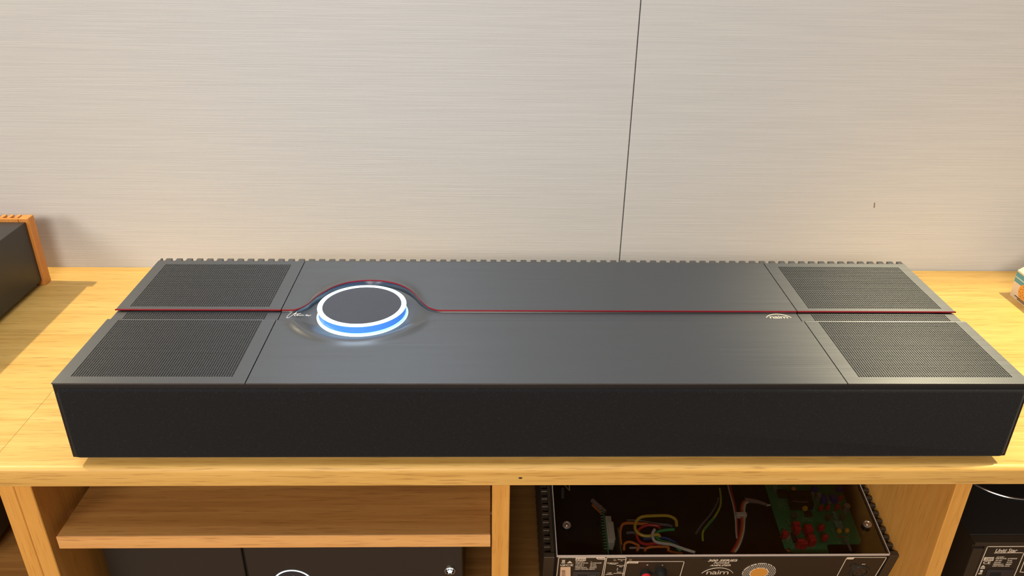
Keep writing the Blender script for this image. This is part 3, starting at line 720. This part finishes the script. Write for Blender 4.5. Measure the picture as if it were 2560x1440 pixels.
WK('dark_wire', [(245, 1030), (310, 920), (365, 760), (378, 560), (372, 460), (395, 385), (430, 355)], -.023, .0013, 'red')
WK('white_wire', [(290, 1030), (350, 930), (402, 760), (414, 560), (412, 470), (430, 400), (460, 390)], -.022, .0015, 'white')
bm = bmesh.new(); Pm = catmull([LZ(*K(a, b_), -.022) for a, b_ in ((420, 360), (500, 368), (600, 385), (715, 425))], 4); tube(bm, Pm, [.0040-.0022*i/(len(Pm)-1) for i in range(len(Pm))], 8); finish('cable_sleeve', bm, WIRES['mauve'], AMP, True, True)
WK('lead_end', [(700, 430), (745, 422)], -.0215, .0013, 'white')
c = LZ(*K(378, 535), -.019); bm = bmesh.new(); box(bm, c.x-.0070, c.x+.0070, c.y-.003, c.y+.003, -.0260, -.0185, .0008, 1); finish('cable_tie', bm, WIRES['white'], AMP, local=True)

for xx in (.03, AW-.03):
    bm = bmesh.new(); cyl(bm, .009, .0064, Matrix.Translation((xx, .012, -AH-.0030)), 18); finish('foot', bm, BLACK, AMP, True, True)
# ---- printed rear panel of the amplifier
YP = .0004
def line(name, pts, r=.00042, m=CREAMP, closed=False, parent=AMP, f=None, n=1):
    f = f or (lambda u, v: LP(u, v, YP)); P = [f(u, v) for u, v in pts]
    bm = bmesh.new()
    if closed: P.append(P[0])
    for a, b_ in zip(P, P[1:]):
        d = (b_-a); L_ = d.length; d.normalize(); s = Vector((-d.z, 0, d.x))*r
        a = a-d*r*.6; b_ = b_+d*r*.6
        vs = [bm.verts.new(q_) for q_ in (a-s, b_-s, b_+s, a+s)]; vb = [bm.verts.new(v.co+Vector((0, .0003, 0))) for v in vs]
        for v in vs: v.co.y -= .0001
        bm.faces.new(vs); bm.faces.new(vb[::-1])
        for i in range(4): bm.faces.new((vs[i], vb[i], vb[(i+1) % 4], vs[(i+1) % 4]))
    bmesh.ops.recalc_face_normals(bm, faces=bm.faces)
    return finish(name, bm, m, parent, local=True)
T = lambda a, b_: (1340+a/8, 1370+b_/8)
U = lambda a, b_: (1640+a/8, 1370+b_/8)
V = lambda a, b_: (1940+a/7.111, 1370+b_/7.111)
line('printed_frame', [T(400, 700), T(455, 205), T(475, 190), T(1375, 190), T(1388, 205), T(1310, 600), T(1290, 700)])
line('printed_frame', [T(1330, 700), T(1412, 205), T(1428, 190), T(1790, 188), T(1804, 205), T(1700, 700)])
line('printed_frame', [T(1730, 700), T(1815, 290), T(1840, 272), U(545, 270), U(562, 282), U(440, 700)])
line('printed_frame', [V(1000, 660), V(1250, 190), V(1275, 168), V(1955, 168), V(1962, 180), V(1640, 700)])
def tag_shape(name, pts, m=CREAMP):
    P = [LP(*p_, YP) for p_ in pts]; bm = bmesh.new(); vs = [bm.verts.new((q_.x, q_.y-.0002, q_.z)) for q_ in P]; vb = [bm.verts.new((q_.x, q_.y+.0003, q_.z)) for q_ in P]
    n = len(P); bm.faces.new(vs); bm.faces.new(vb[::-1])
    for i in range(n): bm.faces.new((vs[i], vb[i], vb[(i+1) % n], vs[(i+1) % n]))
    bmesh.ops.recalc_face_normals(bm, faces=bm.faces); return finish(name, bm, m, AMP, local=True)
tag_shape('printed_tab', [T(1205, 192), T(1375, 192), T(1385, 232), T(1240, 228), T(1212, 215)])
tag_shape('printed_tab', [T(1830, 276), T(2055, 274), T(2040, 302), T(2020, 308), T(1820, 308)])
tag_shape('printed_tab', [V(1262, 176), V(1395, 170), V(1375, 195), V(1350, 200), V(1255, 198)])
tag_shape('voltage_box', [T(795, 202), T(1000, 202), T(998, 252), T(788, 252)])
tag_shape('serial_sticker', [T(490, 382), T(690, 380), T(690, 700), T(470, 700)], mat('peach_sticker', (.78, .55, .36), .6))
bm = bmesh.new()
for k in range(16):
    q_ = LP(*T(550, 440+k*17), YP); hh = random.choice((.0003, .0006, .0008)); box(bm, q_.x-.0022, q_.x+.0022, q_.y-.0006, q_.y-.0001, q_.z-hh/2, q_.z+hh/2)
finish('barcode', bm, TXT, AMP, local=True)
DARKT = mat('dark_lettering', (.05, .04, .03), .6)
def ptext(name, s, px, size, m=CREAMP, shear=0., bold=0., align='CENTER', sx=1.0, sp=1.0):
    q_ = LP(*px, YP); return text(name, s, size, Matrix.Translation((q_.x, q_.y-.0003, q_.z)) @ RX90, m, AMP, shear, bold, .0001, align, sp, sx)
ptext('lettering', '230V', T(893, 228), .0040, DARKT, .3, .00003, sx=1.5)
ptext('lettering', 'Power', T(1300, 210), .0026, DARKT, .3, sx=1.3)
ptext('lettering', 'Speakers', T(1930, 292), .0024, DARKT, .3, sx=1.2)
ptext('lettering', '300 SERIES', U(1325, 248), .0062, CREAMP, .32, .00012, sx=1.28)
ptext('lettering', 'POWER', U(1305, 298), .0046, CREAMP, .3, .00008, sx=1.22)
ptext('lettering', 'AMPLIFIER', U(1285, 344), .0046, CREAMP, .3, .00008, sx=1.22)
q_ = LP(*U(1232, 485), YP)
emblem(AMP, Matrix.Translation((q_.x, q_.y-.0003, q_.z)) @ RX90, CREAMP, .0195, 'logo', th=.022)
for i, (s, s2) in enumerate((('AC ONLY', '~'), ('FUSE RATING:', 'ANTISURGE'), ('115-120 V', 'T6.3AL'), ('220-240 V', 'T3.15AL'), ('FREQUENCY:', '50/60Hz'), ('INPUT POWER:', '600VA'))):
    yb = 268+i*30.5; xl = 790-i*3
    ptext('lettering', s, T(xl, yb), .0027, CREAMP, .25, .00002, 'LEFT', .92); ptext('lettering', s2, T(1090-i*6, yb), .0027, CREAMP, .25, .00002, 'LEFT', .95)
ptext('lettering', 'CE', T(668, 340), .0056, CREAMP, 0, .00006, sx=1.4)
ptext('lettering', 'UK', T(540, 334), .0036, CREAMP, 0, .00006, sx=1.4); ptext('lettering', 'CA', T(537, 352), .0030, CREAMP, 0, .00006, sx=1.4)
tag_shape('warning_triangle', [T(678, 258), T(728, 300), T(620, 300)]); tag_shape('printed_bar', [T(508, 292), T(582, 292), T(580, 304), T(506, 304)])
line('bin_symbol', [T(520, 240), T(580, 280)], .00035); line('bin_symbol', [T(580, 240), T(522, 280)], .00035); line('bin_symbol', [T(525, 245), T(578, 245), T(568, 278), T(532, 278)], .0003, closed=True)
for s, px, z_ in (('Remote', (1715, 226), .0026), ('In', (1710, 252), .0026), ('Brightness', (1530, 296), .0026), ('+ Reset', (1525, 318), .0024), ('Ground', (1690, 345), .0026), ('Ref', (1690, 370), .0024), ('Both', (1660, 478), .0024),
                  ('connected', (1655, 502), .0026), ('USB', (1465, 495), .0024), ('update', (1458, 520), .0026), ('+', (2218, 338), .0044)):
    ptext('lettering', s, T(*px), z_, CREAMP, .25, .00002, sx=1.25)
ptext('lettering', '-', U(130, 335), .0060, CREAMP, 0, .00006); ptext('lettering', 'IN', V(1550, 286), .0028, CREAMP, .25, .00003, sx=1.4)
def pcyl(name, px, r, h, m, y=YP, smooth=True, r2=None, seg_=24):
    q_ = LP(*px, y); bm = bmesh.new(); cyl(bm, r, h, Matrix.Translation((q_.x, y-h/2, q_.z)) @ Matrix.Rotation(PI/2, 4, 'X'), seg_, r2); return finish(name, bm, m, AMP, smooth, True)
for px in (T(675, 212), T(1575, 230), T(1888, 226), U(980, 232), U(1660, 232)): pcyl('panel_screw', px, .0020, .0010, STEEL if px[0] > 1500 and px[0] < 1600 else CDARK)
for px in (T(1545, 348), T(1715, 300)): pcyl('socket', px, .0016, .0006, CDARK)
q_ = LP(*T(1690, 430), YP); lb('switch', CDARK, q_.x-.003, q_.x+.003, YP-.0012, YP+.0006, q_.z-.003, q_.z+.003)
tag_shape('arrow_mark', [T(1632, 395), T(1645, 415), T(1620, 415)]); tag_shape('arrow_mark', [T(1612, 430), T(1636, 432), T(1622, 452)])
# mains inlet
q0 = LP(*T(740, 470), YP); q1 = LP(*T(1290, 470), YP)
bm = bmesh.new(); lo = [[], []]
for i_, ins in enumerate((0, .004)):
    for dy in (-.0010, .0006): pass
box(bm, q0.x, q1.x, YP-.0018, YP+.0006, q0.z-.030, q0.z, .0012, 2); finish('mains_inlet', bm, mat('charcoal_plastic', (.035, .03, .03), .35), AMP, True, True)
lb('inlet_socket', DEEP, q0.x+.006, q0.x+.0175, YP-.0028, YP-.0016, q0.z-.028, q0.z-.0035, bev=.0006, seg=1)
lb('inlet_switch', CDARK, q0.x+.0205, q1.x-.005, YP-.0030, YP-.0016, q0.z-.028, q0.z-.0035, bev=.0006, seg=1)
# binding posts
for px, m, m2 in ((T(2200, 470), CRED, 'r'), (U(105, 420), CDARK, 'b')):
    c = LP(*px, YP); bm = bmesh.new(); cyl(bm, .0068, .004, Matrix.Translation((c.x, YP-.0018, c.z-.004)) @ Matrix.Rotation(PI/2, 4, 'X'), 24); finish('post_collar', bm, DEEP, AMP, True, True)
    bm = bmesh.new(); lathe(bm, [(0, .013), (.0038, .013), (.0050, .0120), (.0058, .004), (.0058, 0), (0, 0)], (0, 0, 0), 24); bm.transform(Matrix.Translation((c.x, YP-.0030, c.z-.004)) @ RX90)
    finish('binding_post', bm, m, AMP, True, True)
c0 = LP(*T(2200, 470), YP); c1 = LP(*U(105, 420), YP); lb('post_bridge', DEEP, c0.x, c1.x, YP-.0022, YP-.0008, c0.z-.0045, c0.z-.0030)
# round vent: orange centre, honeycomb ring
c = LP(*U(2070, 455), YP); ro, ri = .0208, .0114
bm = bmesh.new(); cyl(bm, ro, .0006, Matrix.Translation((c.x, YP-.0002, c.z-.004)) @ Matrix.Rotation(PI/2, 4, 'X'), 48); vent = finish('round_vent', bm, CREAMP, AMP, True, True)
bm = bmesh.new(); cyl(bm, ri-.0008, .0010, Matrix.Translation((c.x, YP-.0003, c.z-.004)) @ Matrix.Rotation(PI/2, 4, 'X'), 40); o = finish('vent_centre', bm, mat('orange_disc', (.72, .33, .055), .45), AMP, True, True); o.parent = vent
bm = bmesh.new(); ph = .00245
for i in range(-10, 11):
    for j in range(-12, 13):
        x = (i+(j % 2)/2)*ph; z_ = j*ph*.866; r = math.hypot(x, z_)
        if ri+.0001 < r < ro-.0004: bmesh.ops.create_cone(bm, cap_ends=True, segments=6, radius1=.00098, radius2=.00098, depth=.0006, matrix=Matrix.Translation((c.x+x, YP-.00045, c.z-.004+z_)) @ Matrix.Rotation(PI/2, 4, 'X'))
o = finish('vent_holes', bm, DEEP, AMP, local=True); o.parent = vent; o['kind'] = 'stuff'
# round audio socket
c = LP(*V(1480, 420), YP)
bm = bmesh.new(); lathe(bm, [(.0095, 0), (.0095, .0016), (.0120, .0012), (.0125, 0)], (0, 0, 0), 40, True); bm.transform(Matrix.Translation((c.x, YP, c.z)) @ RX90); bmesh.ops.recalc_face_normals(bm, faces=bm.faces)
xl = finish('audio_socket', bm, CDARK, AMP, True, True)
bm = bmesh.new(); cyl(bm, .0080, .0010, Matrix.Translation((c.x, YP-.0003, c.z)) @ Matrix.Rotation(PI/2, 4, 'X'), 32); o = finish('socket_insert', bm, CASE, AMP, True, True); o.parent = xl
bm = bmesh.new()
for a in (60, 180, 300): cyl(bm, .0010, .0006, Matrix.Translation((c.x+.0040*math.cos(math.radians(a+30)), YP-.0009, c.z+.0040*math.sin(math.radians(a+30)))) @ Matrix.Rotation(PI/2, 4, 'X'), 10)
o = finish('socket_holes', bm, DEEP, AMP, local=True); o.parent = xl
pcyl('latch', V(1382, 320), .0046, .0012, CDARK); 

# ------------------------------------------------------------------ right-hand unit
RU = thing('network_player', 'black hi-fi unit with round metal-rimmed dial beyond the right oak upright', 'hi-fi unit', (1.2, .2, ZB))
ry = .060; pf = ony(2439, 1356, ry); rz = pf.z; rx0 = pf.x; rx1 = rx0+.400
L0 = root_loc(RU)
bx('casing', CASE, RU, rx0+.001, rx1, ry+.0035, .34, ZB+.010, rz-.0005, .001, 1)
bx('top_plate', BLACKB, RU, rx0, rx1, ry+.012, .342, rz-.0005, rz+.0012, .0006, 1)
fr = ony(2467, 1366, ry)
bx('rear_panel', PANEL, RU, fr.x-.0025, rx1-.012, ry-.0002, ry+.0032, ZB+.010, rz-.0060, .0003, 1)
bx('panel_border', CASE, RU, rx0, fr.x-.0032, ry-.0008, ry+.0032, ZB+.010, rz-.0100, .0005, 1)
bx('top_border', CASE, RU, rx0, rx1, ry-.0008, ry+.0120, rz-.0056, rz, .0005, 1)
for xx in (rx0+.03, rx1-.05):
    for yy in (.10, .30):
        bm = bmesh.new(); cyl(bm, .012, .0105, Matrix.Translation((xx, yy, ZB+.0052)), 16); finish('foot', bm, BLACK, RU)
dc = onz(2572, 1150, rz+.006); dr = onz(2572, 1249, rz+.006); Rr = (dc-dr).length
dc = Vector((dr.x, dr.y+.066, 0)); Rr = .066
bm = bmesh.new(); lathe(bm, [(.0001, rz+.0050), (Rr-.003, rz+.0050), (Rr-.003, rz+.001), (.0001, rz+.001)], (dc.x, dc.y, 0), 72); dd = finish('dial', bm, BLACK, RU, True)
bm = bmesh.new(); lathe(bm, [(Rr-.0031, rz+.0050), (Rr-.0026, rz+.0062), (Rr-.0006, rz+.0060), (Rr, rz+.0050), (Rr-.0005, rz+.0045), (Rr-.0031, rz+.0045)], (dc.x, dc.y, 0), 96, True); bmesh.ops.recalc_face_normals(bm, faces=bm.faces)
o = finish('dial_rim', bm, STEEL, RU, True); o.parent = dd
bm = bmesh.new(); lathe(bm, [(Rr-.006, rz+.001), (Rr-.0031, rz+.0048), (Rr-.001, rz+.0045), (Rr-.002, rz+.001)], (dc.x, dc.y, 0), 72, True); bmesh.ops.recalc_face_normals(bm, faces=bm.faces)
o = finish('dial_skirt', bm, DEEP, RU, True); o.parent = dd
Y3 = lambda a, b_: (2380+a/12, 1320+b_/12)
f3 = lambda u, v: ony(u, v, ry-.0004)-L0
line('printed_frame', [Y3(640, 1600), Y3(1062, 575), Y3(1085, 560), Y3(2400, 553)], .00045, CREAMP, False, RU, f3)
line('printed_frame', [Y3(2160, 750), Y3(1850, 1480)], .00045, CREAMP, False, RU, f3)
line('printed_frame', [Y3(2260, 1000), Y3(2170, 1000), Y3(2040, 1320), Y3(2200, 1330)], .00045, CREAMP, False, RU, f3)
line('underline', [Y3(1270, 752), Y3(2120, 742)], .0004, CREAMP, False, RU, f3)
def rtext(s, px, size, m=CREAMP, shear=.3, bold=0., align='LEFT', sx=1.2):
    q_ = f3(*px); return text('lettering', s, size, Matrix.Translation((q_.x, q_.y-.0002, q_.z)) @ RX90, m, RU, shear, bold, .0001, align, 1, sx)
rtext('Uniti Star', Y3(1285, 680), .0082, CREAMP, .25, .0001, sx=.86)
def rshape(name, pts, m):
    P = [f3(*p_) for p_ in pts]; bm = bmesh.new(); vs = [bm.verts.new((q_.x, q_.y-.0001, q_.z)) for q_ in P]; vb = [bm.verts.new((q_.x, q_.y+.0004, q_.z)) for q_ in P]; n = len(P)
    bm.faces.new(vs); bm.faces.new(vb[::-1])
    for i in range(n): bm.faces.new((vs[i], vb[i], vb[(i+1) % n], vs[(i+1) % n]))
    bmesh.ops.recalc_face_normals(bm, faces=bm.faces); return finish(name, bm, m, RU, local=True)
rshape('voltage_box', [Y3(978, 880), Y3(1270, 878), Y3(1232, 982), Y3(940, 982)], CREAMP)
q_ = f3(*Y3(1105, 932)); text('lettering', '230V', .0046, Matrix.Translation((q_.x, q_.y-.0003, q_.z)) @ RX90, DARKT, RU, .3, 0, .0001, 'CENTER', 1, 1.05)
rtext('CE', Y3(925, 1042), .0062, CREAMP, 0, .00008, sx=1.3)
rshape('warning_triangle', [Y3(945, 1118), Y3(1000, 1170), Y3(870, 1170)], CREAMP); rshape('printed_bar', [Y3(862, 1190), Y3(990, 1190), Y3(980, 1218), Y3(850, 1218)], CREAMP)
rshape('printed_bar', [Y3(795, 1355), Y3(900, 1355), Y3(890, 1385), Y3(785, 1385)], CREAMP); rshape('bin_symbol', [Y3(850, 1260), Y3(935, 1260), Y3(905, 1335), Y3(835, 1335)], WHITEP)
for s, px in (('AC ONLY', (1330, 872)), ('FUSE RATING:', (1300, 918)), ('ANTISURGE', (1665, 918)), ('100-120V', (1285, 976)), ('T6.3AL', (1650, 976)), ('220-240V', (1255, 1034)), ('T3.15AL', (1625, 1032)),
              ('FREQUENCY:', (1225, 1088)), ('50/60Hz', (1595, 1088)), ('INPUT POWER:', (1205, 1140)), ('275VA', (1580, 1140))):
    rtext(s, Y3(*px), .0025, CREAMP, .25, .00003, sx=.88)
qa = f3(*Y3(1060, 1235)); qb = f3(*Y3(1870, 1235)); bx('mains_inlet', bpy.data.materials['charcoal_plastic'], RU, qa.x, qb.x, qa.y-.0018, qa.y+.0008, qa.z-.032, qa.z, .0012, 2, True, True)
bx('inlet_socket', DEEP, RU, qa.x+.004, qa.x+.018, qa.y-.0026, qa.y-.001, qa.z-.030, qa.z-.0035, .0006, 1, False, True)

# ------------------------------------------------------------------ black box in the left cabinet
LB = thing('subwoofer', 'black box in the dark left cabinet beside the outer oak upright', 'speaker', (-.25, .2, ZB))
bm = bmesh.new(); box(bm, -.60, -.255, .16, .43, ZB+.010, -.070, .02, 5); finish('body', bm, BLACK, LB, True)
for xx in (-.55, -.30):
    for yy in (.20, .38):
        bm = bmesh.new(); cyl(bm, .012, .0105, Matrix.Translation((xx, yy, ZB+.0052)), 16); finish('foot', bm, BLACK, LB)
